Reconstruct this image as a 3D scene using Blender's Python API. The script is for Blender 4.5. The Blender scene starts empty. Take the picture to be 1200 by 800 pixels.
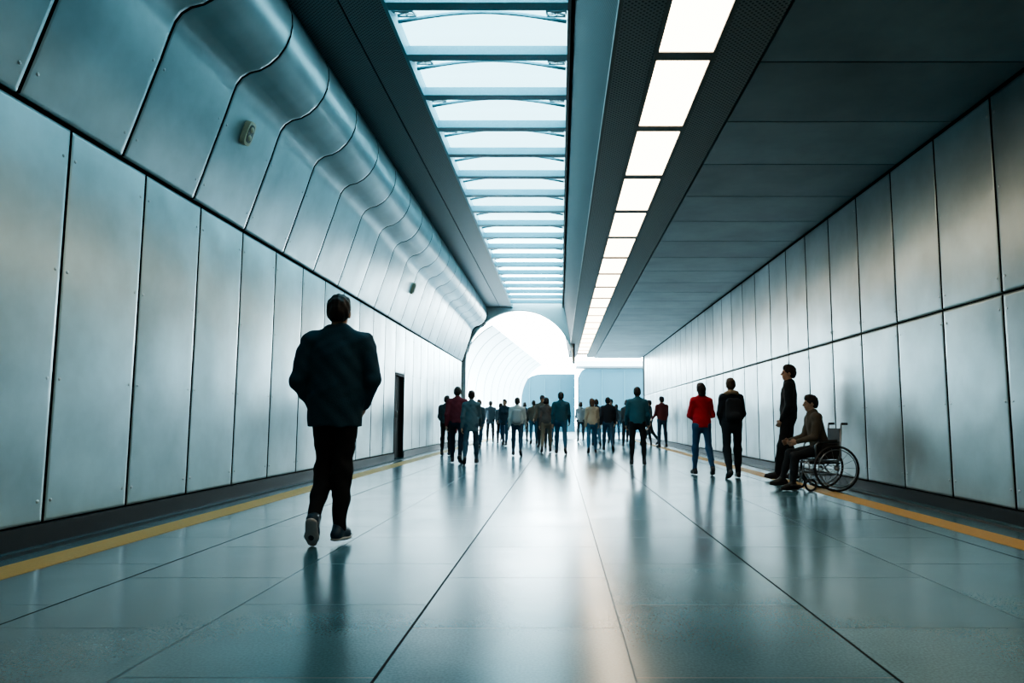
import bpy, math, random
import numpy as np
from mathutils import Vector, Matrix
random.seed(7); np.random.seed(7)
SC=bpy.context.scene
CAMH=0.93

# ------------------------------------------------------------------ materials
def new_mat(name):
    m=bpy.data.materials.new(name); m.use_nodes=True
    nt=m.node_tree; b=nt.nodes['Principled BSDF']
    return m,nt,b
def simple(name,col,rough=.5,metal=0.0,bump=0.0,bscale=40,spec=.5,emit=None,estr=0):
    m,nt,b=new_mat(name)
    b.inputs['Base Color'].default_value=(*col,1)
    b.inputs['Roughness'].default_value=rough
    b.inputs['Metallic'].default_value=metal
    b.inputs['Specular IOR Level'].default_value=spec
    if emit:
        b.inputs['Emission Color'].default_value=(*emit,1); b.inputs['Emission Strength'].default_value=estr
    tc=nt.nodes.new('ShaderNodeTexCoord')
    n=nt.nodes.new('ShaderNodeTexNoise'); n.inputs['Scale'].default_value=bscale; n.inputs['Detail'].default_value=3
    nt.links.new(tc.outputs['Object'],n.inputs['Vector'])
    mx=nt.nodes.new('ShaderNodeMix'); mx.data_type='RGBA'; mx.blend_type='MULTIPLY'
    mx.inputs['Factor'].default_value=.35
    mx.inputs['A'].default_value=(*col,1)
    nt.links.new(n.outputs['Fac'],mx.inputs['B']); nt.links.new(mx.outputs['Result'],b.inputs['Base Color'])
    if bump>0:
        bp=nt.nodes.new('ShaderNodeBump'); bp.inputs['Strength'].default_value=bump; bp.inputs['Distance'].default_value=.01
        nt.links.new(n.outputs['Fac'],bp.inputs['Height']); nt.links.new(bp.outputs['Normal'],b.inputs['Normal'])
    return m
def panel_mat(name,col,rough=.36,metal=.65,wave=.25,var=.16):
    m,nt,b=new_mat(name); L=nt.links.new
    tc=nt.nodes.new('ShaderNodeTexCoord')
    geo=nt.nodes.new('ShaderNodeNewGeometry')
    mr=nt.nodes.new('ShaderNodeMapRange'); mr.inputs['To Min'].default_value=1-var; mr.inputs['To Max'].default_value=1+var*.4
    L(geo.outputs['Random Per Island'],mr.inputs['Value'])
    n=nt.nodes.new('ShaderNodeTexNoise'); n.inputs['Scale'].default_value=1.3; n.inputs['Detail'].default_value=5; n.inputs['Roughness'].default_value=.58
    L(tc.outputs['Object'],n.inputs['Vector'])
    mr2=nt.nodes.new('ShaderNodeMapRange'); mr2.inputs['From Min'].default_value=.3; mr2.inputs['From Max'].default_value=.7
    mr2.inputs['To Min'].default_value=.76; mr2.inputs['To Max'].default_value=1.08
    L(n.outputs['Fac'],mr2.inputs['Value'])
    mu=nt.nodes.new('ShaderNodeMath'); mu.operation='MULTIPLY'; L(mr.outputs['Result'],mu.inputs[0]); L(mr2.outputs['Result'],mu.inputs[1])
    sc=nt.nodes.new('ShaderNodeVectorMath'); sc.operation='SCALE'; sc.inputs[0].default_value=col
    L(mu.outputs[0],sc.inputs['Scale']); L(sc.outputs[0],b.inputs['Base Color'])
    n2=nt.nodes.new('ShaderNodeTexNoise'); n2.inputs['Scale'].default_value=1.7; n2.inputs['Detail'].default_value=4; L(tc.outputs['Object'],n2.inputs['Vector'])
    mr3=nt.nodes.new('ShaderNodeMapRange'); mr3.inputs['To Min'].default_value=rough-.06; mr3.inputs['To Max'].default_value=rough+.08
    L(n2.outputs['Fac'],mr3.inputs['Value']); L(mr3.outputs['Result'],b.inputs['Roughness'])
    b.inputs['Metallic'].default_value=metal
    n3=nt.nodes.new('ShaderNodeTexNoise'); n3.inputs['Scale'].default_value=1.4; n3.inputs['Detail'].default_value=1.0; L(tc.outputs['Object'],n3.inputs['Vector'])
    bp=nt.nodes.new('ShaderNodeBump'); bp.inputs['Strength'].default_value=wave; bp.inputs['Distance'].default_value=.05
    L(n3.outputs['Fac'],bp.inputs['Height']); L(bp.outputs['Normal'],b.inputs['Normal'])
    return m
def perf_mat(name,col,hole,pitch=.05,rough=.5,metal=.4):
    m,nt,b=new_mat(name); L=nt.links.new
    tc=nt.nodes.new('ShaderNodeTexCoord')
    sep=nt.nodes.new('ShaderNodeSeparateXYZ'); L(tc.outputs['Object'],sep.inputs[0])
    def s(o,ph=0):
        a=nt.nodes.new('ShaderNodeMath'); a.operation='MULTIPLY'; a.inputs[1].default_value=2*math.pi/pitch; L(o,a.inputs[0])
        c=nt.nodes.new('ShaderNodeMath'); c.operation='SINE'; L(a.outputs[0],c.inputs[0]); return c.outputs[0]
    add=nt.nodes.new('ShaderNodeMath'); add.operation='ADD'; L(sep.outputs[0],add.inputs[0]); L(sep.outputs[2],add.inputs[1])
    mu=nt.nodes.new('ShaderNodeMath'); mu.operation='MULTIPLY'; L(s(add.outputs[0]),mu.inputs[0]); L(s(sep.outputs[1]),mu.inputs[1])
    gt=nt.nodes.new('ShaderNodeMath'); gt.operation='GREATER_THAN'; gt.inputs[1].default_value=.35; L(mu.outputs[0],gt.inputs[0])
    mx=nt.nodes.new('ShaderNodeMix'); mx.data_type='RGBA'; mx.inputs['A'].default_value=(*col,1); mx.inputs['B'].default_value=(*hole,1)
    L(gt.outputs[0],mx.inputs['Factor']); L(mx.outputs['Result'],b.inputs['Base Color'])
    b.inputs['Roughness'].default_value=rough; b.inputs['Metallic'].default_value=metal
    return m

M={}
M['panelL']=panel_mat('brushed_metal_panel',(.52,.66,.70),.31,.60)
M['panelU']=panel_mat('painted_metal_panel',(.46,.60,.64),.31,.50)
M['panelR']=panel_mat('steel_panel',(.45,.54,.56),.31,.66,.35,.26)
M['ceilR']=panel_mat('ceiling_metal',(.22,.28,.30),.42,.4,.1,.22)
M['dark']=simple('dark_joint',(.006,.009,.01),.9,spec=.1)
M['base']=simple('dark_skirting',(.03,.035,.04),.5,.2)
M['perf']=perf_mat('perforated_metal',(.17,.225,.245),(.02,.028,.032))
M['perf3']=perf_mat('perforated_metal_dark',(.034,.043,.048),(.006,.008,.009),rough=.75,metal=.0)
M['perf2']=perf_mat('perforated_metal_warm',(.24,.24,.23),(.03,.03,.03))
M['rivet']=simple('rivet_steel',(.6,.66,.68),.3,.8)
M['beam']=simple('skylight_beam_blue',(.15,.40,.49),.45,.1)
M['bracket']=simple('bracket_metal',(.32,.45,.49),.4,.3)
M['lamp']=simple('light_panel_diffuser',(.9,.9,.88),.5,0,emit=(1.0,.80,.56),estr=11)
M['frame']=simple('lamp_frame',(.16,.15,.14),.5,.3)
M['yellow']=simple('yellow_line_paint',(.60,.34,.10),.5,0,.1,60,spec=.25)
M['door']=simple('door_dark_steel',(.012,.016,.018),.7,0,spec=.15)
M['white']=simple('white_painted_steel',(.9,.93,.95),.4)
M['plaza']=simple('plaza_concrete',(.7,.75,.78),.5,0,.1,8)
M['blueglass']=simple('blue_glass',(.06,.155,.20),.6,0,spec=.05)
M['bluefin']=simple('blue_glass_mullion',(.10,.22,.27),.6,0,spec=.05)
M['beige']=simple('beige_plastic',(.66,.56,.38),.4)
M['black']=simple('black_rubber',(.015,.015,.017),.6)
M['chrome']=simple('chrome_tube',(.25,.27,.29),.3,.9)
def vault_mat():
    m,nt,b=new_mat('translucent_vault_membrane'); b.inputs['Base Color'].default_value=(.9,.94,.96,1); b.inputs['Roughness'].default_value=.5
    out=nt.nodes['Material Output']; t=nt.nodes.new('ShaderNodeBsdfTranslucent'); t.inputs[0].default_value=(.9,.96,1,1)
    mx=nt.nodes.new('ShaderNodeMixShader'); mx.inputs[0].default_value=.5
    nt.links.new(b.outputs[0],mx.inputs[1]); nt.links.new(t.outputs[0],mx.inputs[2]); nt.links.new(mx.outputs[0],out.inputs[0]); return m
M['vault']=vault_mat()
def glass_mat():
    m,nt,b=new_mat('skylight_glass')
    out=nt.nodes['Material Output']
    t=nt.nodes.new('ShaderNodeBsdfTransparent'); t.inputs[0].default_value=(.80,.97,1.0,1)
    g=nt.nodes.new('ShaderNodeBsdfGlossy'); g.inputs['Roughness'].default_value=.05
    mx=nt.nodes.new('ShaderNodeMixShader'); mx.inputs[0].default_value=.06
    nt.links.new(t.outputs[0],mx.inputs[1]); nt.links.new(g.outputs[0],mx.inputs[2]); nt.links.new(mx.outputs[0],out.inputs[0])
    return m
M['glass']=glass_mat()

def floor_mat():
    m,nt,b=new_mat('polished_floor_tile'); L=nt.links.new
    tc=nt.nodes.new('ShaderNodeTexCoord'); sep=nt.nodes.new('ShaderNodeSeparateXYZ'); L(tc.outputs['Object'],sep.inputs[0])
    ax=nt.nodes.new('ShaderNodeMath'); ax.operation='ADD'; ax.inputs[1].default_value=.67+.945*10; L(sep.outputs[0],ax.inputs[0])
    ay=nt.nodes.new('ShaderNodeMath'); ay.operation='ADD'; ay.inputs[1].default_value=20.35; L(sep.outputs[1],ay.inputs[0])
    cb=nt.nodes.new('ShaderNodeCombineXYZ'); L(ay.outputs[0],cb.inputs[0]); L(ax.outputs[0],cb.inputs[1])
    br=nt.nodes.new('ShaderNodeTexBrick'); L(cb.outputs[0],br.inputs['Vector'])
    br.inputs['Scale'].default_value=1; br.inputs['Brick Width'].default_value=1.05; br.inputs['Row Height'].default_value=.945
    br.inputs['Mortar Size'].default_value=.004; br.inputs['Mortar Smooth'].default_value=.0
    br.inputs['Color1'].default_value=(.042,.108,.135,1); br.inputs['Color2'].default_value=(.066,.142,.168,1); br.inputs['Mortar'].default_value=(.03,.075,.095,1)
    br.offset=.4
    fr=nt.nodes.new('ShaderNodeMath'); fr.operation='PINGPONG'; fr.inputs[1].default_value=.945; L(ax.outputs[0],fr.inputs[0])
    lt=nt.nodes.new('ShaderNodeMath'); lt.operation='LESS_THAN'; lt.inputs[1].default_value=.0065; L(fr.outputs[0],lt.inputs[0])
    half=nt.nodes.new('ShaderNodeMath'); half.operation='MULTIPLY'; half.inputs[1].default_value=.5; L(br.outputs['Fac'],half.inputs[0])
    joint=nt.nodes.new('ShaderNodeMath'); joint.operation='MAXIMUM'; L(lt.outputs[0],joint.inputs[0]); L(half.outputs[0],joint.inputs[1])
    n=nt.nodes.new('ShaderNodeTexNoise'); n.inputs['Scale'].default_value=90; n.inputs['Detail'].default_value=5; L(tc.outputs['Object'],n.inputs['Vector'])
    n2=nt.nodes.new('ShaderNodeTexNoise'); n2.inputs['Scale'].default_value=1.2; n2.inputs['Detail'].default_value=6; L(tc.outputs['Object'],n2.inputs['Vector'])
    mr=nt.nodes.new('ShaderNodeMapRange'); mr.inputs['From Min'].default_value=.35; mr.inputs['From Max'].default_value=.65; mr.inputs['To Min'].default_value=.85; mr.inputs['To Max'].default_value=1.15; L(n.outputs['Fac'],mr.inputs['Value'])
    mr2=nt.nodes.new('ShaderNodeMapRange'); mr2.inputs['From Min'].default_value=.3; mr2.inputs['From Max'].default_value=.7; mr2.inputs['To Min'].default_value=.85; mr2.inputs['To Max'].default_value=1.15; L(n2.outputs['Fac'],mr2.inputs['Value'])
    mu=nt.nodes.new('ShaderNodeMath'); mu.operation='MULTIPLY'; L(mr.outputs[0],mu.inputs[0]); L(mr2.outputs[0],mu.inputs[1])
    sc=nt.nodes.new('ShaderNodeVectorMath'); sc.operation='SCALE'; L(br.outputs['Color'],sc.inputs[0]); L(mu.outputs[0],sc.inputs['Scale'])
    mx=nt.nodes.new('ShaderNodeMix'); mx.data_type='RGBA'; L(joint.outputs[0],mx.inputs['Factor']); L(sc.outputs[0],mx.inputs['A']); mx.inputs['B'].default_value=(.006,.012,.015,1)
    L(mx.outputs['Result'],b.inputs['Base Color'])
    mr3=nt.nodes.new('ShaderNodeMapRange'); mr3.inputs['To Min'].default_value=.15; mr3.inputs['To Max'].default_value=.27; L(n2.outputs['Fac'],mr3.inputs['Value'])
    mr4=nt.nodes.new('ShaderNodeMath'); mr4.operation='MULTIPLY_ADD'; mr4.inputs[1].default_value=.5; L(joint.outputs[0],mr4.inputs[0]); L(mr3.outputs[0],mr4.inputs[2])
    L(mr4.outputs[0],b.inputs['Roughness'])
    mr5=nt.nodes.new('ShaderNodeMapRange'); mr5.inputs['To Min'].default_value=.44; mr5.inputs['To Max'].default_value=.04; L(joint.outputs[0],mr5.inputs['Value'])
    L(mr5.outputs[0],b.inputs['Specular IOR Level'])
    bp=nt.nodes.new('ShaderNodeBump'); bp.inputs['Strength'].default_value=.04; bp.inputs['Distance'].default_value=.002; L(n.outputs['Fac'],bp.inputs['Height']); L(bp.outputs['Normal'],b.inputs['Normal'])
    return m
M['floor']=floor_mat()

# ------------------------------------------------------------------ mesh builder
class MB:
    def __init__(s): s.v=[]; s.f=[]; s.m=[]; s.mats=[]; s.sm=[]
    def mi(s,mat):
        if mat not in s.mats: s.mats.append(mat)
        return s.mats.index(mat)
    def add(s,vs,fs,mat,smooth=False):
        o=len(s.v); s.v+= [tuple(v) for v in vs]; k=s.mi(mat)
        for f in fs: s.f.append(tuple(i+o for i in f)); s.m.append(k); s.sm.append(smooth)
    def box(s,x0,x1,y0,y1,z0,z1,mat,R=None,c=None):
        vs=[(x,y,z) for x in (x0,x1) for y in (y0,y1) for z in (z0,z1)]
        if R is not None:
            vs=[tuple(R@Vector(v)+Vector(c)) for v in vs]
        s.add(vs,[(0,1,3,2),(4,6,7,5),(0,4,5,1),(2,3,7,6),(0,2,6,4),(1,5,7,3)],mat)
    def tube(s,pts,r,mat,n=10,closed=False):
        pts=[Vector(p) for p in pts]; N=len(pts); vs=[]; fs=[]
        rs=r if isinstance(r,(list,tuple)) else [r]*N
        up=None
        for i,p in enumerate(pts):
            if closed: t=(pts[(i+1)%N]-pts[i-1]).normalized()
            else: t=(pts[min(i+1,N-1)]-pts[max(i-1,0)]).normalized()
            if up is None: up=Vector((0,0,1)) if abs(t.z)<.9 else Vector((1,0,0))
            a=t.cross(up).normalized(); b=a.cross(t).normalized(); up=b
            for k in range(n):
                an=2*math.pi*k/n; vs.append(p+(a*math.cos(an)+b*math.sin(an))*rs[i])
        M_=N if closed else N-1
        for i in range(M_):
            for k in range(n):
                j=(i+1)%N; fs.append((i*n+k,i*n+(k+1)%n,j*n+(k+1)%n,j*n+k))
        if not closed: fs.append(tuple(range(n))[::-1]); fs.append(tuple((N-1)*n+k for k in range(n)))
        s.add(vs,fs,mat,True)
    def dome(s,c,nrm,r,mat,h=.5):
        nrm=Vector(nrm).normalized(); a=nrm.orthogonal().normalized(); b=nrm.cross(a); c=Vector(c)
        vs=[];fs=[]
        for j,(rr,hh) in enumerate([(1,0),(.8,.6*h),(.4,.95*h)]):
            for k in range(8):
                an=k*math.pi/4; vs.append(c+(a*math.cos(an)+b*math.sin(an))*r*rr+nrm*r*hh)
        vs.append(c+nrm*r*h)
        for j in range(2):
            for k in range(8): fs.append((j*8+k,j*8+(k+1)%8,(j+1)*8+(k+1)%8,(j+1)*8+k))
        for k in range(8): fs.append((16+k,16+(k+1)%8,24))
        s.add(vs,fs,mat,True)
    def obj(s,name,loc=(0,0,0)):
        me=bpy.data.meshes.new(name); me.from_pydata(s.v,[],s.f); 
        for m in s.mats: me.materials.append(m)
        me.polygons.foreach_set('material_index',s.m); me.polygons.foreach_set('use_smooth',s.sm); me.update()
        o=bpy.data.objects.new(name,me); o.location=loc; SC.collection.objects.link(o); return o

US=[0,.0015,.006,.03,.25,.5,.75,.97,.994,.9985,1]
def pillow(u): 
    e=min(u,1-u); return min(1,e/.006)**.5
def panel(mb,prof,y0,y1,side,mat,th=.022,camber=.012,gap=.009):
    P=[Vector((p[0],p[1])) for p in prof]
    L=[0]
    for i in range(1,len(P)): L.append(L[-1]+(P[i]-P[i-1]).length)
    T=L[-1]
    vs=[];ny=len(US)
    samples=sorted(set([0,.0015/T,.006/T,.03/T]+[l/T for l in L]+[1-.03/T,1-.006/T,1-.0015/T,1]+([i/6 for i in range(7)] if len(P)==2 else [])))
    def at(t):
        d=t*T
        for i in range(1,len(P)):
            if d<=L[i]+1e-9:
                k=(d-L[i-1])/(L[i]-L[i-1]); p=P[i-1].lerp(P[i],k)
                break
        tg=(P[i]-P[i-1]).normalized()
        if k>.999 and i<len(P)-1: tg=((P[i]-P[i-1]).normalized()+(P[i+1]-P[i]).normalized()).normalized()
        n=Vector((tg.y,-tg.x))*side
        return p,n
    for t in samples:
        p,n=at(t)
        ev=min(t,1-t)*T
        pv=min(1,ev/.006)**.5
        for u in US:
            y=y0+gap+(y1-y0-2*gap)*u
            h=th*min(pillow(u),pv)+camber*math.sin(math.pi*u)*math.sin(math.pi*t)
            q=p+n*h
            vs.append((q.x,y,q.y))
    fs=[];fd=[]
    for a in range(len(samples)-1):
        for b in range(ny-1):
            f=(a*ny+b,a*ny+b+1,(a+1)*ny+b+1,(a+1)*ny+b)
            f=f if side<0 else f[::-1]
            (fd if (b<2 or b>ny-4) else fs).append(f)
    o=len(mb.v); mb.add(vs,fs,mat,True)
    k=mb.mi(M['dark'])
    for f in fd: mb.f.append(tuple(i+o for i in f)); mb.m.append(k); mb.sm.append(False)

YB=-11.0; YN=29.0; YE=36.0
XL=-3.95; XR=4.12
ZL=CAMH+2.33; ZC=CAMH+3.09; ZN=CAMH+4.60
# ------------------------------------------------------------------ floor
mb=MB(); mb.box(XL-.3,XR+.3,YB,YE,-.1,0,M['floor']); mb.obj('floor')
mb=MB(); mb.box(-60,60,YE,120,-.12,-.005,M['plaza']); mb.obj('plaza_ground')
mb=MB(); mb.box(-3.55,-3.27,YB,YE,0,.004,M['yellow']); mb.obj('trim_floor_line_left')
mb=MB(); mb.box(3.33,3.59,YB,YE,0,.004,M['yellow']); mb.obj('trim_floor_line_right')

# ------------------------------------------------------------------ left wall
seams=[5.62+1.06*k for k in range(-16,23)]
DOORY=None
for i in range(len(seams)-1):
    if abs((seams[i]+seams[i+1])/2-17.3)<.54: DOORY=(seams[i],seams[i+1])
mb=MB()
mb.box(XL-.35,XL-.005,YB,DOORY[0],0,ZL+.02,M['dark'])
mb.box(XL-.35,XL-.005,DOORY[1],YN+1,0,ZL+.02,M['dark'])
mb.box(XL-.35,XL-.005,DOORY[0],DOORY[1],2.06,ZL+.02,M['dark'])
mb.box(XL-.35,XL-.20,DOORY[0],DOORY[1],0,2.06,M['dark'])
for i in range(len(seams)-1):
    y0,y1=seams[i],seams[i+1]
    if y0<YB or y1>YN+1: continue
    dc=(y0==DOORY[0])
    z0=2.06 if dc else .16
    panel(mb,[(XL,z0),(XL,ZL-.015)],y0,y1,1,M['panelL'])
    for z in [.32,1.25,2.1,ZL-.25]:
        if z<z0: continue
        for y in (y0+.07,y1-.07):
            mb.dome((XL+.023,y,z),(1,0,0),.016,M['rivet'])
mb.obj('wall_left')
mb=MB(); mb.box(XL-.004,XL+.05,YB,DOORY[0],0,.15,M['base']); mb.box(XL-.004,XL+.05,DOORY[1],YN+1,0,.15,M['base']); mb.obj('baseboard_left')
y0,y1=DOORY
mb=MB()
mb.box(XL-.10,XL-.06,y0+.05,y1-.05,.01,2.0,M['door'])
mb.box(XL-.12,XL+.03,y0,y0+.05,.0,2.05,M['door']); mb.box(XL-.12,XL+.03,y1-.05,y1,.0,2.05,M['door']); mb.box(XL-.12,XL+.03,y0,y1,2.0,2.06,M['door'])
mb.box(XL-.06,XL-.056,(y0+y1)/2-.006,(y0+y1)/2+.006,.05,2.0,M['black'])
mb.tube([(XL-.06,y0+.45,1.0),(XL-.01,y0+.45,1.0),(XL-.01,y0+.45,1.15),(XL-.06,y0+.45,1.15)],.01,M['chrome'])
mb.obj('door_1')

prof=[(-3.93,2.35),(-3.83,2.66),(-3.73,2.98),(-3.64,3.26),(-3.57,3.50),(-3.53,3.62),(-3.47,3.71),(-3.38,3.77),(-3.27,3.80),(-3.17,3.86),(-3.08,3.95),(-3.01,4.06),(-2.965,4.18),(-2.95,4.30),(-2.96,4.42),(-3.0,4.53),(-3.05,4.60)]
prof=[(x,z+CAMH) for x,z in prof]
mb=MB()
vs=[];fs=[]
for (x,z) in prof: vs+= [(x-.012,YB,z),(x-.012,YN+1,z)]
n=len(prof)
for i in range(n-1): fs.append((2*i,2*i+2,2*i+3,2*i+1))
vs+=[(-4.3,YB,ZL),(-4.3,YN+1,ZL),(-4.3,YB,ZN+.3),(-4.3,YN+1,ZN+.3),(-3.05,YB,ZN+.3),(-3.05,YN+1,ZN+.3)]
fs+=[(0,1,2*n+1,2*n),(2*n,2*n+1,2*n+3,2*n+2),(2*n+2,2*n+3,2*n+5,2*n+4)]
mb.add(vs,fs,M['dark'])
us=[6.27+1.26*k for k in range(-14,19)]
for i in range(len(us)-1):
    y0,y1=us[i],us[i+1]
    if y0<YB or y1>YN+1.2: continue
    panel(mb,prof,y0,y1,1,M['panelU'],camber=.006)
    for (px,pz) in ((-3.87,2.53),(-3.66,3.20)):
        for y in (y0+.09,y1-.09):
            mb.dome((px+.024,y,pz+CAMH),(.95,0,-.3),.016,M['rivet'])
mb.obj('wall_left_upper')

# ------------------------------------------------------------------ right wall
mb=MB(); mb.box(XR+.005,XR+.35,YB,YE,0,ZC+.6,M['dark'])
rs=[6.63+1.05*k for k in range(-16,28)]
for i in range(len(rs)-1):
    y0,y1=rs[i],rs[i+1]
    if y0<YB or y1>YE+.4: continue
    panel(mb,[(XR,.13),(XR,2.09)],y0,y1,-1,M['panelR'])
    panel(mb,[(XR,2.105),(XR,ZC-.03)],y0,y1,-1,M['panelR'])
    for z in (.3,1.1,1.95,2.25,3.1,ZC-.2):
        for y in (y0+.06,y1-.06): mb.dome((XR-.023,y,z),(-1,0,0),.014,M['rivet'])
mb.obj('wall_right')
mb=MB(); mb.box(XR-.05,XR+.004,YB,YE,0,.12,M['base']); mb.obj('baseboard_right')
for sx,nm in ((-3.76,'floor_drain_grate'),(3.88,'floor_drain_grate')):
    mb=MB(); mb.box(sx-.05,sx+.05,YB,YE,0,.003,M['base'])
    mb.obj(nm)

# ------------------------------------------------------------------ ceilings
YS=4.5
mb=MB()
mb.box(-3.06,-2.46,YB,YN+.5,ZN,ZN+.1,M['perf']); mb.box(-2.44,-1.97,YB,YN+.5,ZN,ZN+.1,M['perf'])
mb.box(-3.1,-1.97,YB,YN+.5,ZN+.02,ZN+.2,M['dark'])
mb.box(-1.97,-1.93,YB,YN+.5,ZN-.02,ZN+.2,M['beam'])
mb.box(-1.97,.14,YB,YS,ZN+.02,ZN+.26,M['perf'])  # opaque cover added over the near skylight, out of view, to darken the foreground
def quad(a,b,mat,t=.04):
    (x0,z0),(x1,z1)=a,b
    mb.add([(x0,YB,z0),(x0,YE,z0),(x1,YE,z1),(x1,YB,z1),(x0+t,YB,z0+t),(x0+t,YE,z0+t),(x1+t,YE,z1+t),(x1+t,YB,z1+t)],
           [(0,1,2,3),(7,6,5,4),(0,4,5,1),(2,6,7,3),(0,3,7,4),(1,5,6,2)],mat)
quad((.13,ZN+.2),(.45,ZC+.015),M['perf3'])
mb.box(.09,.13,YB,YN+.5,ZN-.02,ZN+.2,M['frame'])
mb.box(.44,.47,YB,YE,ZC-.012,ZC+.05,M['frame'])
mb.box(.47,.80,YB,YE,ZC,ZC+.05,M['perf2'])
mb.box(1.33,1.72,YB,YE,ZC,ZC+.05,M['perf2'])
mb.box(.46,4.3,YB,YE,ZC+.14,ZC+.3,M['dark'])
cs=[6.0+1.27*k for k in range(-14,25)]
for i in range(len(cs)-1):
    y0,y1=cs[i],cs[i+1]
    if y0<YB or y1>YE+.5: continue
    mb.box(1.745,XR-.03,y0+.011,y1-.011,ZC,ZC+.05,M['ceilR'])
mb.obj('ceiling')

par=bpy.data.objects.new('ceiling_light_strip',None); SC.collection.objects.link(par)
mb=MB(); md=MB()
mb.box(.795,.835,YB,YE-1,ZC-.01,ZC+.1,M['frame']); mb.box(1.295,1.335,YB,YE-1,ZC-.01,ZC+.1,M['frame'])
ys=[5.9+1.55*k for k in range(-10,19)]
for y in ys:
    mb.box(.8,1.33,y-.07,y+.07,ZC-.005,ZC+.1,M['frame'])
for i in range(len(ys)-1):
    md.box(.835,1.295,ys[i]+.07,ys[i+1]-.07,ZC+.005,ZC+.03,M['lamp'])
o=mb.obj('lamp_frame'); o.parent=par; o=md.obj('lamp_diffusers'); o.parent=par

# skylight
par=bpy.data.objects.new('window_1',None); SC.collection.objects.link(par)
mb=MB(); 
ks=[7.65+1.15*k for k in range(-2,19)]
for y in ks:
    mb.box(-1.93,.09,y-.055,y+.055,ZN+.0,ZN+.12,M['beam'])
    mb.box(-1.93,.09,y-.08,y+.08,ZN-.012,ZN+.004,M['beam'])
    pts=[(-1.9+1.98*t,y+.42,ZN+.05+.12*math.sin(math.pi*t)) for t in [i/12 for i in range(13)]]
    mb.tube(pts,.022,M['beam'],6)
    for sx,d in ((-1.91,1),(.07,-1)):
        x1=sx+d*.22
        mb.box(min(sx,x1),max(sx,x1),y+.14,y+.17,ZN+.02,ZN+.05,M['bracket'])
        mb.box(min(sx,x1),max(sx,x1),y+.42,y+.45,ZN+.12,ZN+.15,M['bracket'])
        for q in (0,.11,.22):
            mb.tube([(sx+d*q,y+.15,ZN+.03),(sx+d*q,y+.43,ZN+.14)],.012,M['bracket'],6)
        mb.tube([(sx,y+.15,ZN+.03),(x1,y+.43,ZN+.14)],.012,M['bracket'],6)
        mb.tube([(x1,y+.15,ZN+.03),(sx,y+.43,ZN+.14)],.012,M['bracket'],6)
o=mb.obj('skylight_beams'); o.parent=par
mb=MB(); mb.box(-1.95,.12,YS,YN+.5,ZN+.21,ZN+.22,M['glass']); o=mb.obj('skylight_glass'); o.parent=par

mb=MB(); mb.box(XL-.4,XR+.4,YB-.2,YB,0,ZN+.5,M['panelL']); mb.obj('back_light_block')  # unseen closure added across the continuing tunnel to block sky light from behind
# arch portal
mb=MB()
cx,cz,r=-1.66,CAMH+2.30,2.20
pts=[(cx+r*math.cos(math.pi*(1-t/24)),cz+r*math.sin(math.pi*(1-t/24))) for t in range(25)]
def arch(y0,y1,ri,mat):
    vs=[];fs=[]
    inner=[(cx-ri,0)]+[(cx+ri*math.cos(math.pi*(1-t/32)),cz+ri*math.sin(math.pi*(1-t/32))) for t in range(33)]+[(cx+ri,ZC+.02)]
    N=len(inner)
    outer=[]
    for (x,z) in inner:
        if z<=cz: outer.append((-4.3 if x<cx else .62,z))
        else:
            dx,dz=x-cx,z-cz
            k=1e9
            if dx<0: k=min(k,(-4.3-cx)/dx)
            if dx>0: k=min(k,(.62-cx)/dx)
            if dz>0: k=min(k,(ZN+.45-cz)/dz)
            outer.append((cx+dx*max(k,1.0),cz+dz*max(k,1.0)))
    for (x,z),(X,Z) in zip(inner,outer): vs+=[(x,y0,z),(X,y0,Z),(x,y1,z),(X,y1,Z)]
    for i in range(N-1):
        a=4*i;b=4*i+4
        fs+=[(a,a+1,b+1,b),(a+2,b+2,b+3,a+3),(a,b,b+2,a+2),(a+1,a+3,b+3,b+1)]
    mb.add(vs,fs,mat)
arch(YN+.5,YN+.9,2.20,M['white'])
mb.tube([(x,YN+.50,z) for x,z in [(cx-2.2,0)]+pts],.03,M['white'],8)
mb.obj('wall_arch_portal')
# white vault wall beyond the portal, open to the right
mb=MB()
for k in range(10):
    y0=YN+1+2.2*k; y1=y0+2.16
    vs=[];fs=[]
    for yy in (y0,y1):
        drift=(yy-YN)*.07
        for t in range(15):
            a=math.pi-(math.pi*.36)*t/14
            z=cz-1.0+2.9*math.sin(a); x=cx-.1+drift+2.6*math.cos(a)
            vs.append((x,yy,z))
        vs.append((cx-2.7+drift,yy,0))
    for t in range(14): fs.append((t,t+1,16+t+1,16+t))
    fs.append((15,0,16,31))
    mb.add(vs,fs,M['vault'],True)
    mb.tube([vs[15]]+vs[:15],.025,M['bracket'],6)
mb.obj('vault_canopy')

# glass building
mb=MB()
Yg=58
def curved(x0,x1,top,rad,mat,y,left=True):
    out=[(x0,0)]
    for t in range(9):
        a=math.pi-(math.pi/2)*t/8
        out.append((x0+rad+rad*math.cos(a),top-rad+rad*math.sin(a)))
    out+=[(x1,top),(x1,0)]
    vs=[(x,y,z) for x,z in out]+[(x,y+6,z) for x,z in out]; N=len(out)
    fs=[tuple(range(N))]+[(i,i+N,(i+1)%N+N,(i+1)%N) for i in range(N)]
    mb.add(vs,fs,mat)
curved(-3.6,1.2,4.6,2.2,M['blueglass'],Yg)
curved(1.5,8.5,4.8,.5,M['blueglass'],Yg-3)
for x in (-2.4,-1.2,0.0): mb.box(x-.03,x+.03,Yg-.06,Yg,0,4.2,M['bluefin'])
for x in (3.2,4.9,6.6): mb.box(x-.03,x+.03,Yg-3.06,Yg-3,0,4.7,M['bluefin'])
mb.box(1.2,9,Yg-5,Yg-2,4.85,5.25,M['white'])
mb.obj('glass_pavilion')

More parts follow.
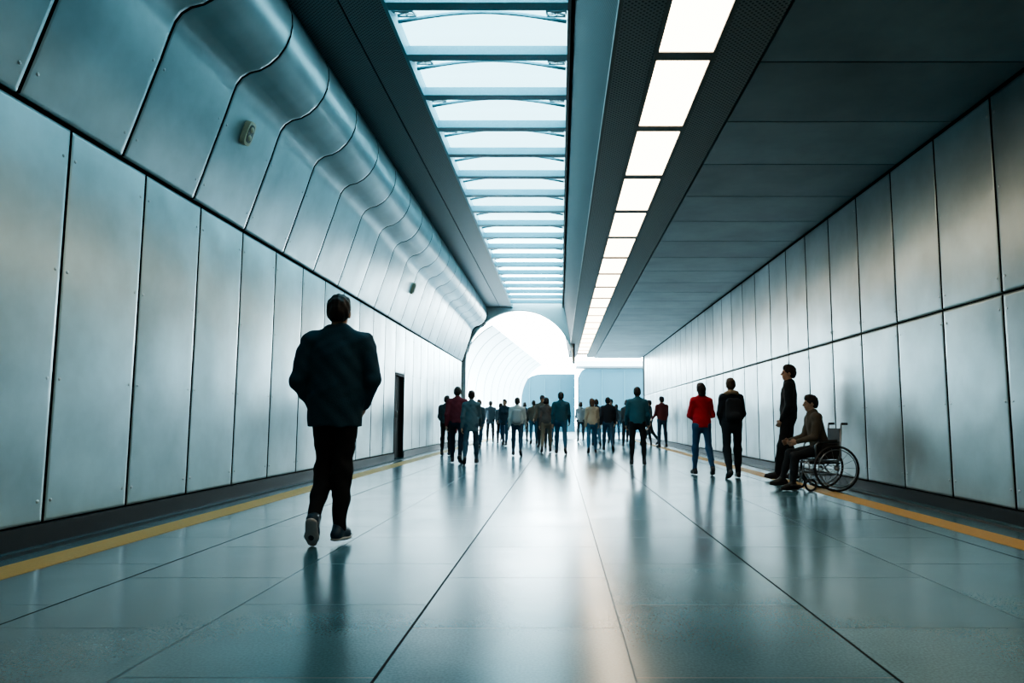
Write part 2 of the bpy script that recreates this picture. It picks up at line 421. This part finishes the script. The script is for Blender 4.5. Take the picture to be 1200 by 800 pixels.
for (x,y,z) in ((-3.60,8.0,CAMH+3.27),(-3.63,17.6,CAMH+3.22)):
    mb=MB(); R=Matrix.Rotation(math.radians(17),3,'Y')
    def pt(yy,zz,xx): return Vector((x,y,z))+R@Vector((xx,yy,zz))
    for (w,h,xa,xb,mt) in ((.085,.14,0,.06,M['beige']),(.058,.105,.06,.066,M['frame'])):
        ring=[(w*math.copysign(abs(math.cos(a))**.6,math.cos(a)),h*math.copysign(abs(math.sin(a))**.6,math.sin(a))) for a in [2*math.pi*i/24 for i in range(24)]]
        vs=[pt(a,b,xa) for a,b in ring]+[pt(a,b,xb) for a,b in ring]
        mb.add(vs,[(i,(i+1)%24,24+(i+1)%24,24+i) for i in range(24)]+[tuple(range(24,48))],mt)
    for zz in (.048,-.048): mb.dome(pt(0,zz,.066),R@Vector((1,0,0)),.036,M['beige'])
    mb.obj('wall_speaker')

# ================================================================== PEOPLE
def surface_nets(D,org,res):
    S=D<0
    nx,ny,nz=D.shape
    c=np.zeros((nx-1,ny-1,nz-1),np.int8)
    for i in (0,1):
        for j in (0,1):
            for k in (0,1): c+=S[i:nx-1+i,j:ny-1+j,k:nz-1+k]
    act=(c>0)&(c<8)
    idx=-np.ones(act.shape,np.int64); ii=np.argwhere(act); idx[act]=np.arange(len(ii))
    pos=np.zeros((len(ii),3)); cnt=np.zeros(len(ii))
    cor=[(a,b,d) for a in (0,1) for b in (0,1) for d in (0,1)]
    for a in cor:
        for ax in range(3):
            if a[ax]==1: continue
            b=list(a); b[ax]=1
            d0=D[ii[:,0]+a[0],ii[:,1]+a[1],ii[:,2]+a[2]]; d1=D[ii[:,0]+b[0],ii[:,1]+b[1],ii[:,2]+b[2]]
            m=(d0<0)!=(d1<0)
            t=np.where(m,d0/np.where(m,d0-d1,1),0)
            p=np.tile(np.array(a,float),(len(ii),1)); p[:,ax]=t
            pos+=p*m[:,None]; cnt+=m
    V=(ii+pos/np.maximum(cnt,1)[:,None])*res+org
    F=[]
    def emit(cross,ins,q):
        f=np.stack(q,1); f[~ins]=f[~ins][:,::-1]; F.append(f)
    e=np.argwhere(S[:-1,1:-1,1:-1]!=S[1:,1:-1,1:-1]); i,j,k=e[:,0],e[:,1]+1,e[:,2]+1
    emit(None,S[i,j,k],[idx[i,j-1,k-1],idx[i,j,k-1],idx[i,j,k],idx[i,j-1,k]])
    e=np.argwhere(S[1:-1,:-1,1:-1]!=S[1:-1,1:,1:-1]); i,j,k=e[:,0]+1,e[:,1],e[:,2]+1
    emit(None,S[i,j,k],[idx[i-1,j,k-1],idx[i-1,j,k],idx[i,j,k],idx[i,j,k-1]])
    e=np.argwhere(S[1:-1,1:-1,:-1]!=S[1:-1,1:-1,1:]); i,j,k=e[:,0]+1,e[:,1]+1,e[:,2]
    emit(None,S[i,j,k],[idx[i-1,j-1,k],idx[i,j-1,k],idx[i,j,k],idx[i-1,j,k]])
    return V,np.concatenate(F)
def A(*v): return np.array(v,dtype=float)
def cap(a,b,ra,rb,flat=None,k=1.0): return ('c',A(*a),A(*b),ra,rb,None if flat is None else A(*flat),k)
def ell(c,r,R=None): return ('e',A(*c),A(*r),R)
def dist(p,P):
    if p[0]=='c':
        _,a,b,ra,rb,fl,k=p
        ba=b-a; L=max(ba@ba,1e-9); q=P-a; t=np.clip((q@ba)/L,0,1)
        q=q-t[...,None]*ba
        if fl is not None:
            s=q@fl; q=q+(s*(1/k-1))[...,None]*fl
            d=np.sqrt((q*q).sum(-1))-(ra+(rb-ra)*t); return d*(.5+.5*k)
        return np.sqrt((q*q).sum(-1))-(ra+(rb-ra)*t)
    _,c,r,R=p
    q=P-c
    if R is not None: q=q@R
    k0=np.sqrt(((q/r)**2).sum(-1)); k1=np.sqrt(((q/(r*r))**2).sum(-1))+1e-9
    return k0*(k0-1)/k1
def bounds(ps):
    lo=[];hi=[]
    for p in ps:
        if p[0]=='c':
            r=max(p[3],p[4]); lo.append(np.minimum(p[1],p[2])-r); hi.append(np.maximum(p[1],p[2])+r)
        else:
            r=p[2].max(); lo.append(p[1]-r); hi.append(p[1]+r)
    return np.min(lo,0),np.max(hi,0)
def smin(a,b,k):
    h=np.maximum(k-np.abs(a-b),0)/k
    return np.minimum(a,b)-h*h*k*.25
def union(ps,P,k):
    D=None
    for p in ps:
        d=dist(p,P); D=d if D is None else smin(D,d,k)
    return D
def mesh_group(ps,k,res,post=None,more=None,k2=.03,fold=0):
    allp=ps+(more or [])
    lo,hi=bounds(allp); lo=lo-3*res-.01; hi=hi+3*res+.01
    n=np.ceil((hi-lo)/res).astype(int)+1
    g=np.stack(np.meshgrid(*[lo[i]+res*np.arange(n[i]) for i in range(3)],indexing='ij'),-1)
    D=union(ps,g,k)
    if post is not None: D=post(g,D)
    if more: D=smin(D,union(more,g,.02),k2)
    if fold:
        x,y,z=g[...,0],g[...,1],g[...,2]
        w=np.sin(x*23+3*np.sin(z*9))+np.sin(z*31+4*np.sin(x*11+y*7))*.9+np.sin((x+z)*47+5*np.sin(y*13))*.45+np.sin((z-x)*38+2*np.sin(z*17+1))*.5
        D=D+fold*w
    return surface_nets(D,lo,res)
_cm={}
def cloth(col,kind='cloth'):
    key=(kind,tuple(round(c,3) for c in col))
    if key not in _cm:
        r={'cloth':.85,'skin':.5,'hair':.55,'shoe':.5,'eye':.2}[kind]
        _cm[key]=simple(kind+'_material',col,r,0,.25 if kind in('cloth','hair') else .05,120 if kind=='cloth' else 60,spec=.3)
    return _cm[key]
def rotx(v,a): c,s=math.cos(a),math.sin(a); return A(v[0],v[1]*c-v[2]*s,v[1]*s+v[2]*c)
def person(name,loc,yaw,h,top,bottom,hair=(.02,.015,.012),shoes=(.03,.03,.035),skin=(.45,.28,.2),
           L=(20,8,0),R=(-16,28,35),aL=(-12,8,15,0),aR=(15,8,20,0),lean=2,head=(0,0),fem=False,style='short',
           hem=-.02,res=.014,extra=None,sole=None,loose=0.0,splay=3,fold=.0022,collar=False,wide=0.0,shw=0.0,hw=.095,seat=False):
    """local frame faces +Y; heights for a 1.80 m body, scaled to h"""
    rad=math.radians; G=[]
    sw=(.165 if fem else .19)+shw
    pel=A(0,0,.95)
    def legfk(s,fl,kn,pt):
        hip=pel+A(s*hw,0,-.03)
        a=rad(fl); sp=rad(splay)
        knee=hip+A(s*math.sin(sp),math.sin(a),-math.cos(a))*.43
        b=rad(fl-kn)
        ank=knee+A(s*(.02 if splay>0 else -.01),math.sin(b),-math.cos(b))*.42
        p=rad(pt); f=A(s*.14,math.cos(p),-math.sin(p)); f/=np.linalg.norm(f); u=A(0,math.sin(p),math.cos(p))
        heel=ank-.045*f-.04*u; ball=ank+.10*f-.05*u; toe=ank+.165*f-.056*u
        low=min((heel-.048*u)[2],(ball-.046*u)[2],(toe-.035*u)[2])
        return hip,knee,ank,f,u,heel,ball,toe,low
    L=list(L);R=list(R)
    if not seat:
        for _ in range(60):
            l,r=legfk(-1,*L)[8],legfk(1,*R)[8]
            if abs(l-r)<.006: break
            if l<r: L[1]+=1.0
            else: R[1]+=1.0
    legp=[];shoep=[];solep=[]
    for s,lg in ((-1,L),(1,R)):
        hip,knee,ank,f,u,heel,ball,toe,_=legfk(s,*lg)
        legp+=[cap(hip+A(0,0,.02),knee,.090+loose*.5,.060+loose),cap(knee,ank+A(0,0,.01),.059+loose,.044+loose),
               cap(knee+(ank-knee)*.05+A(0,-.012,0),knee+(ank-knee)*.55,.050+loose,.046+loose)]
        shoep+=[cap(heel,ball,.036,.042),cap(ball,toe,.042,.03),cap(ank+.01*u,heel,.042,.036),cap(ank+.02*u,ball-.02*f,.038,.036)]
        solep+=[cap(heel-.03*u,ball-.028*u,.042,.047,u,.38),cap(ball-.028*u,toe-.02*u,.047,.036,u,.38)]
    hips=[cap(pel+A(-.06,-.005,.0),pel+A(.06,-.005,0),.118,.118,(0,1,0),.95),cap(pel,pel+A(0,0,.12),.14,.135,(0,1,0),.75)]
    G.append((*mesh_group(hips+legp,.05,res,fold=fold),cloth(bottom)))
    G.append((*mesh_group(shoep,.03,min(res,.010)),cloth(shoes,'shoe')))
    G.append((*mesh_group(solep,.02,min(res,.007)),cloth(sole or tuple(c*.6 for c in shoes),'shoe')))
    ln=-rad(lean)
    T=lambda x,y,z: pel+rotx(A(x,y,z),ln)
    upv=rotx(A(0,0,1),ln); fw=rotx(A(0,1,0),ln)
    wr=.125 if fem else .150
    cr=.155 if fem else .185
    wr+=wide; cr+=wide*.6+shw*.7
    jk=loose*.3
    body=[cap(T(0,-.005,hem-.06),T(0,-.005,.08),.182+wide*.6 if not fem else .172,.168+wide,fw,.72),
          cap(T(0,-.005,.05),T(0,-.005,.20),.165+wide,wr+.02,fw,.70),
          cap(T(0,-.005,.20),T(0,-.01,.36),wr+.02+jk,cr+jk,fw,.66),
          cap(T(-sw*.62,-.015,.44),T(sw*.62,-.015,.44),.085,.085,fw,.9),
          cap(T(-sw*.9,-.015,.485),T(0,-.02,.53),.058,.065), cap(T(sw*.9,-.015,.485),T(0,-.02,.53),.058,.065)]
    if fem: body+=[ell(T(-.07,.09,.33),(.06,.055,.065)),ell(T(.07,.09,.33),(.06,.055,.065))]
    if collar: body+=[cap(T(-.055,-.045,.565),T(.055,-.045,.565),.022,.022),cap(T(-.055,-.045,.565),T(-.05,.06,.52),.022,.018),cap(T(.055,-.045,.565),T(.05,.06,.52),.022,.018)]
    else: body+=[cap(T(0,-.02,.50),T(0,-.012,.555),.075,.066)]
    arms=[]; hands=[]
    for s,(sf,ab,el,inw) in ((-1,aL),(1,aR)):
        sh=T(s*sw,-.015,.475)
        a=rad(sf); b=rad(ab)
        d=A(s*math.sin(b),math.sin(a)*math.cos(b),-math.cos(a)*math.cos(b))
        elb=sh+d*.295
        c=rad(sf+el); w=rad(inw)
        d2=A(s*math.sin(b)*.4*math.cos(w)-s*math.sin(w),math.sin(c)*math.cos(w),-math.cos(c)*math.cos(w)); d2/=np.linalg.norm(d2)
        wri=elb+d2*.25
        ar=.9 if fem else 1.0
        arms+=[cap(sh,elb,.070*ar+jk,.055*ar+jk),cap(elb,wri,.055*ar+jk,.039*ar+jk*.7)]
        wp=wri+d2*.01
        n=A(-s,0,0); n=n-d2*(n@d2); 
        if np.linalg.norm(n)<.3: n=A(0,-1,-.3); n=n-d2*(n@d2)
        n/=np.linalg.norm(n); ac=np.cross(n,d2)
        if ac@A(0,1,1)<0: ac=-ac
        hp=[cap(wp,wp+.05*d2,.027,.030,n,.75),cap(wp+.045*d2-.012*ac,wp+.085*d2-.018*ac,.030,.026,n,.48),cap(wp+.045*d2+.010*ac,wp+.085*d2+.018*ac,.030,.026,n,.48)]
        fr=.0088 if res<.01 else .0098
        for i,fl_ in enumerate((.036,.043,.046,.040)):
            b0=wp+.09*d2+ac*(i-1.5)*.0215
            e1=math.radians(22+4*(3-i)); e2=math.radians(62+4*(3-i))
            k1=b0+fl_*(d2*math.cos(e1)+n*math.sin(e1)); k2=k1+fl_*.85*(d2*math.cos(e2)+n*math.sin(e2))
            hp+=[cap(b0-.015*d2,k1,fr+.001,fr),cap(k1,k2,fr,fr*.85)]
        t0=wp+.025*d2+.024*ac; t1=t0+.038*(d2*.6+ac*.65+n*.3); t2=t1+.03*(d2*.85+ac*.1+n*.45)
        hp+=[cap(t0,t1,.014,.0115),cap(t1,t2,.0115,.009)]
        hands.append(hp)
    hz=hem
    def cut(g,D):
        zz=(g-pel)@upv
        return np.maximum(D,(hz-zz)*.9)
    G.append((*mesh_group(body,.06,res,post=cut,more=arms,k2=.045,fold=fold*1.2),cloth(top)))
    for hp in hands: G.append((*mesh_group(hp,.006,.0055 if res<.01 else .0075),cloth(skin,'skin')))
    if extra: 
        for (ps,k,mt) in extra(T,fw,upv): G.append((*mesh_group(ps,k,res*.8),mt))
    hr=min(res,.008)
    H=[]
    face=[ell((0,-.005,.145),(.076,.095,.100)),ell((0,.035,.075),(.055,.062,.070)),cap((0,.0,.0),(0,-.005,.09),.054,.055),cap((0,.0,-.08),(0,0,.0),.062,.056),
          cap((0,.09,.125),(0,.112,.092),.010,.015),ell((0,.055,.025),(.030,.032,.022)),
          cap((-.028,.087,.135),(.028,.087,.135),.014,.014),
          ell((-.078,-.005,.105),(.010,.022,.033)),ell((.078,-.005,.105),(.010,.022,.033))]
    H.append((*mesh_group(face,.018,hr),cloth(skin,'skin')))
    H.append((*mesh_group([cap((-.022,.092,.058),(.022,.092,.058),.0085,.0085)],.01,.006),cloth(tuple(c*k for c,k in zip(skin,(.75,.5,.5))),'skin')))
    H.append((*mesh_group([ell((-.031,.088,.112),(.013,.009,.009))],.01,.005),cloth((.25,.24,.22),'eye')))
    H.append((*mesh_group([ell((.031,.088,.112),(.013,.009,.009))],.01,.005),cloth((.25,.24,.22),'eye')))
    H.append((*mesh_group([ell((-.031,.095,.112),(.006,.005,.006))],.01,.004),cloth((.01,.01,.01),'eye')))
    H.append((*mesh_group([ell((.031,.095,.112),(.006,.005,.006))],.01,.004),cloth((.01,.01,.01),'eye')))
    for s in (-1,1): H.append((*mesh_group([cap((s*.018,.098,.132),(s*.045,.088,.134),.005,.004)],.01,.005),cloth(hair,'hair')))
    def hcut(g,D):
        x,y,z=g[...,0],g[...,1],g[...,2]
        nz=.0012*(np.sin(x*160+y*40)+np.sin(y*130+z*60)) 
        D=D+nz*2
        D=np.maximum(D,(y-(z-.115)*1.15-.035)*.65)
        low_=.045+np.where(y>-.02,(y+.02)*.6,0)
        if style!='long': D=np.maximum(D,low_-z)
        return D
    cr_=[ell((0,-.016,.152),(.087,.103,.108)),ell((0,-.05,.10),(.068,.062,.075)),ell((0,.03,.21),(.066,.062,.045))]
    if style=='long': cr_+=[cap((0,-.065,.12),(0,-.085,-.06),.082,.075,(0,1,0),.62),cap((0,-.085,-.06),(0,-.10,-.20),.075,.04,(0,1,0),.5)]
    if style=='bun': cr_+=[ell((0,-.11,.19),(.042,.042,.042))]
    if style=='bob': cr_+=[ell((0,-.03,.09),(.096,.085,.10))]
    H.append((*mesh_group(cr_,.03,hr,post=hcut),cloth(hair,'hair')))
    if style=='cap':
        H.append((*mesh_group([ell((0,-.01,.165),(.092,.108,.098)),cap((0,.08,.17),(0,.14,.16),.06,.05,(0,0,1),.2)],.02,hr,post=lambda g,D: np.maximum(D,.135-g[...,2])),cloth((.04,.05,.07))))
    nk=T(0,.0,.585)
    hyaw,hpit=rad(head[0]),rad(head[1])
    Rm=np.array(Matrix.Rotation(hyaw,3,'Z')@Matrix.Rotation(-hpit+ln*.4,3,'X'))
    off=nk
    for V,F,m in H: G.append((V@Rm.T+off,F,m))
    sc=h/1.80
    MV=[];MF=[];MI=[];mats=[];o=0
    for V,F,m in G:
        if m not in mats: mats.append(m)
        MV.append(V);MF.append(F+o);MI.append(np.full(len(F),mats.index(m)));o+=len(V)
    V=np.concatenate(MV);F=np.concatenate(MF);I=np.concatenate(MI)
    V[:,2]-=V[:,2].min(); V*=sc
    me=bpy.data.meshes.new(name)
    me.vertices.add(len(V)); me.vertices.foreach_set('co',V.ravel().astype(np.float32))
    me.loops.add(F.size); me.loops.foreach_set('vertex_index',F.ravel().astype(np.int32))
    me.polygons.add(len(F)); me.polygons.foreach_set('loop_start',np.arange(0,F.size,4,dtype=np.int32)); 
    try: me.polygons.foreach_set('loop_total',np.full(len(F),4,dtype=np.int32))
    except Exception: pass
    for m in mats: me.materials.append(m)
    me.polygons.foreach_set('material_index',I.astype(np.int32)); me.polygons.foreach_set('use_smooth',np.ones(len(F),dtype=bool))
    me.update(calc_edges=True); me.validate()
    ob=bpy.data.objects.new(name,me); ob.location=(loc[0],loc[1],.0); ob.rotation_euler=(0,0,math.radians(yaw)); SC.collection.objects.link(ob)
    return ob

JEAN=(.035,.075,.13); BLK=(.012,.014,.018)
def backpack(col):
    def f(T,fw,up): return [([cap(T(-.05,-.20,.12),T(-.05,-.19,.38),.10,.09,fw,.7),cap(T(.05,-.20,.12),T(.05,-.19,.38),.10,.09,fw,.7)],.05,cloth(col))]
    return f
def hooded_pack(T,fw,up):
    m=cloth((.30,.22,.14),'hair'); pts=[T(.105*math.cos(a),-.035+.095*math.sin(a),.545+.03*-math.sin(a)) for a in [2*math.pi*i/10 for i in range(10)]]
    pk=[cap(T(-.06,-.17,.14),T(-.06,-.17,.38),.095,.085,fw,.6),cap(T(.06,-.17,.14),T(.06,-.17,.38),.095,.085,fw,.6),cap(T(-.03,-.23,.14),T(.03,-.23,.14),.06,.06,fw,.6)]
    return [([cap(pts[i],pts[(i+1)%10],.036,.036) for i in range(10)],.02,m),(pk,.04,cloth((.022,.026,.034)))]
def handbag(col,s=1):
    def f(T,fw,up): return [([cap(T(s*.30,.02,-.22),T(s*.30,.0,-.12),.10,.08,(1,0,0),.4)],.03,cloth(col))]
    return f
WF=dict(L=(18,5,-8),R=(-14,22,32)); WR=dict(R=(18,5,-8),L=(-14,22,32)); ST=dict(L=(2,3,0),R=(-2,3,0))
person('man_in_navy_blazer',(-1.74,5.66),2,1.88,(.014,.052,.080),(.007,.008,.011),hair=(.012,.010,.010),shoes=(.02,.05,.08),sole=(.45,.48,.5),
       L=(6,30,48),R=(-4,2,0),aL=(-7,15,44,24),aR=(-7,14,46,26),lean=1,hem=-.15,res=.0075,collar=True,loose=.003,fold=.0030,splay=-2,wide=.024,shw=.018,hw=.09)
person('man_with_grey_jacket',(-3.0,19.3),-10,1.56,(.05,.07,.08),BLK,**ST,aL=(5,8,40,10),aR=(0,8,10,0),extra=handbag((.25,.03,.03),1))
person('man_in_maroon_shirt',(-2.24,15.9),0,1.66,(.18,.03,.045),(.02,.03,.05),**WF)
person('woman_in_grey_denim_jacket',(-1.87,15.4),5,1.56,(.09,.15,.18),(.05,.09,.13),fem=True,style='bun',hem=-.16,**WR,hair=(.03,.02,.015))
person('man_with_white_shirt',(-1.11,19.0),0,1.52,(.50,.54,.55),JEAN,**WF,extra=backpack((.35,.38,.4)))
person('woman_in_brown_coat',(-.39,21.0),0,1.58,(.10,.085,.08),(.25,.19,.14),fem=True,style='bob',**WR)
person('man_in_teal_jacket',(.03,20.0),0,1.70,(.025,.08,.11),(.04,.10,.17),**WF)
person('woman_in_beige_jacket',(.90,20.4),0,1.54,(.42,.36,.28),(.05,.13,.22),fem=True,style='long',hair=(.10,.05,.03),**WR)
person('man_in_black_jacket',(1.45,22.0),0,1.62,(.015,.02,.03),JEAN,**WF)
person('man_in_blue_jacket',(1.62,15.2),-3,1.60,(.03,.11,.15),BLK,**ST,splay=5,aL=(5,10,25,0),aR=(5,10,25,0))
person('woman_in_red_sweater',(2.43,12.5),4,1.56,(.48,.02,.03),(.035,.09,.19),fem=True,style='long',hair=(.02,.012,.012),L=(10,5,-4),R=(-8,14,22),aL=(8,14,60,35),aR=(8,14,60,35),hem=-.05)
person('woman_in_hooded_jacket',(2.78,11.8),2,1.60,(.012,.018,.028),(.012,.02,.03),fem=True,style='bun',hair=(.06,.035,.02),R=(10,5,-4),L=(-8,14,22),aL=(2,10,35,20),aR=(2,10,35,20),extra=hooded_pack,loose=.008)
person('man_leaning_by_wall',(3.60,11.5),70,1.80,(.012,.018,.024),BLK,L=(14,4,-8),R=(2,6,0),aL=(0,6,30,20),aR=(-4,6,30,20),lean=-2,head=(10,-4),res=.011,loose=.006)
person('seated_man',(3.50,9.85),88,1.58,(.09,.075,.06),(.02,.024,.03),L=(80,74,0),R=(84,66,0),aL=(12,8,62,15),aR=(16,8,58,15),lean=12,head=(0,-5),res=.010,skin=(.35,.22,.16),shoes=(.02,.02,.02),seat=True)

def wheelchair(loc):
    mb=MB(); ch=M['chrome']; bk=M['black']
    X,Y,_=loc
    for s in (-.27,.27):
        c=Vector((X+.11,Y+s,.30))
        ring=[c+Vector((.285*math.cos(a),0,.285*math.sin(a))) for a in [2*math.pi*i/32 for i in range(32)]]
        mb.tube(ring,.016,bk,8,True)
        ring=[c+Vector((.245*math.cos(a),(.03 if s>0 else -.03),.245*math.sin(a))) for a in [2*math.pi*i/32 for i in range(32)]]
        mb.tube(ring,.008,ch,6,True)
        for i in range(14):
            a=2*math.pi*i/14; mb.tube([c+Vector((.02*math.cos(a+.4),0,.02*math.sin(a+.4))),c+Vector((.275*math.cos(a),0,.275*math.sin(a)))],.0025,ch,4)
        mb.tube([c+Vector((0,-.03,0)),c+Vector((0,.03,0))],.03,ch,10)
        d=.045 if s>0 else -.045; y=Y+s-d
        mb.tube([(X+.21,y,.88),(X+.18,y,.45),(X+.11,y,.30)],.012,ch)
        mb.tube([(X+.29,y,.88),(X+.21,y,.88)],.016,bk)
        mb.tube([(X+.18,y,.40),(X-.24,y,.40),(X-.30,y,.36),(X-.36,y,.12)],.012,ch)
        mb.tube([(X+.12,y,.22),(X-.22,y,.22),(X-.24,y,.40)],.012,ch)
        mb.tube([(X+.18,y,.64),(X-.10,y,.64),(X-.14,y,.60),(X-.14,y,.40)],.012,ch)
        mb.box(X-.10,X+.14,y-.025,y+.025,.645,.67,bk)
        mb.box(X-.05,X+.15,y-.004,y+.004,.42,.62,bk)
        cc=Vector((X-.22,y,.085))
        ring=[cc+Vector((.07*math.cos(a),0,.07*math.sin(a))) for a in [2*math.pi*i/20 for i in range(20)]]
        mb.tube(ring,.015,bk,8,True); mb.tube([cc,cc+Vector((0,0,.14))],.012,ch)
        mb.box(X-.46,X-.34,y-(.08 if s>0 else -.0),y+(.0 if s>0 else .08),.07,.085,bk)
    mb.box(X-.24,X+.18,Y-.215,Y+.215,.355,.375,bk)
    mb.box(X+.185,X+.205,Y-.215,Y+.215,.45,.82,bk)
    mb.tube([(X+.05,Y-.22,.22),(X+.05,Y+.22,.38)],.01,ch); mb.tube([(X+.05,Y+.22,.22),(X+.05,Y-.22,.38)],.01,ch)
    return mb.obj('wheelchair')
wheelchair((3.50,9.85,0))

tops=[(.03,.05,.07),(.06,.09,.11),(.10,.14,.17),(.02,.03,.05),(.30,.32,.33),(.15,.04,.05),(.05,.12,.17),(.12,.10,.08),(.2,.25,.28)]
crowd=[(-3.0,27),(-2.7,24.4),(-2.35,29),(-2.0,26.5),(-1.5,31),(-2.6,33),(-1.0,28),(-.6,25),(-.2,30),(.9,31.5),(1.3,26),(2.0,28.5),(2.3,25),
       (2.9,30),(3.1,26.3),(3.4,27.6),(3.45,24.6),(-.9,34),(1.7,34),(-2.9,30.5),(2.6,33.5)]
for i,(x,y) in enumerate(crowd):
    fem=random.random()<.45
    kw=random.choice([WF,WR,ST])
    person('pedestrian',(x,y),random.choice([0,0,5,-8,170]) if x<3 else random.choice([80,160,20]),random.uniform(1.52,1.76),random.choice(tops),random.choice([BLK,JEAN,(.03,.04,.05),(.05,.11,.17)]),
           fem=fem,style=random.choice(['long','bun','bob']) if fem else random.choice(['short','short','cap']),res=.02,hem=random.choice([-.02,-.08,-.15]),fold=0,**kw,
           aL=(random.uniform(-15,20),8,random.uniform(10,50),0),aR=(random.uniform(-15,20),8,random.uniform(10,50),0))

# ------------------------------------------------------------------ world
w=bpy.data.worlds.new('sky'); SC.world=w; w.use_nodes=True; nt=w.node_tree
bg=nt.nodes['Background']; tc=nt.nodes.new('ShaderNodeTexCoord'); sp=nt.nodes.new('ShaderNodeSeparateXYZ'); nt.links.new(tc.outputs['Generated'],sp.inputs[0])
cr=nt.nodes.new('ShaderNodeValToRGB'); nt.links.new(sp.outputs[2],cr.inputs[0])
e=cr.color_ramp.elements; e[0].position=0; e[0].color=(.80,.95,1,1); e[1].position=1; e[1].color=(.52,.86,.97,1)
x=e.new(.2); x.color=(.72,.93,1,1)
st=nt.nodes.new('ShaderNodeValToRGB'); nt.links.new(sp.outputs[2],st.inputs[0])
e=st.color_ramp.elements; e[0].position=.12; e[0].color=(1,1,1,1); e[1].position=1.0; e[1].color=(.20,.20,.20,1)
x=e.new(.28); x.color=(.15,.15,.15,1); x=e.new(.55); x.color=(.15,.15,.15,1)
mu=nt.nodes.new('ShaderNodeMath'); mu.operation='MULTIPLY'; mu.inputs[1].default_value=32
nt.links.new(st.outputs[0],mu.inputs[0]); nt.links.new(mu.outputs[0],bg.inputs['Strength']); nt.links.new(cr.outputs[0],bg.inputs['Color'])

def portal(name,loc,rot,sx,sy):
    l=bpy.data.lights.new(name,'AREA'); l.shape='RECTANGLE'; l.size=sx; l.size_y=sy; l.cycles.is_portal=True
    o=bpy.data.objects.new(name,l); o.location=loc; o.rotation_euler=rot; SC.collection.objects.link(o)
portal('skylight_portal',(-.92,17,ZN+.6),(0,0,0),2.4,26)
portal('exit_portal',(.2,YE+1,3),(math.radians(-90),0,0),9,6.5)

cam=bpy.data.cameras.new('camera'); cam.lens=25.5; cam.sensor_width=36; cam.shift_x=-56/1200
co=bpy.data.objects.new('camera',cam); co.location=(0,0,CAMH); co.rotation_euler=(math.radians(90)+math.atan(92/850),0,0); SC.collection.objects.link(co); SC.camera=co
SC.view_settings.view_transform='AgX'
try: SC.view_settings.look='AgX - Medium High Contrast'
except Exception as ex: print(ex)
SC.view_settings.exposure=0.0
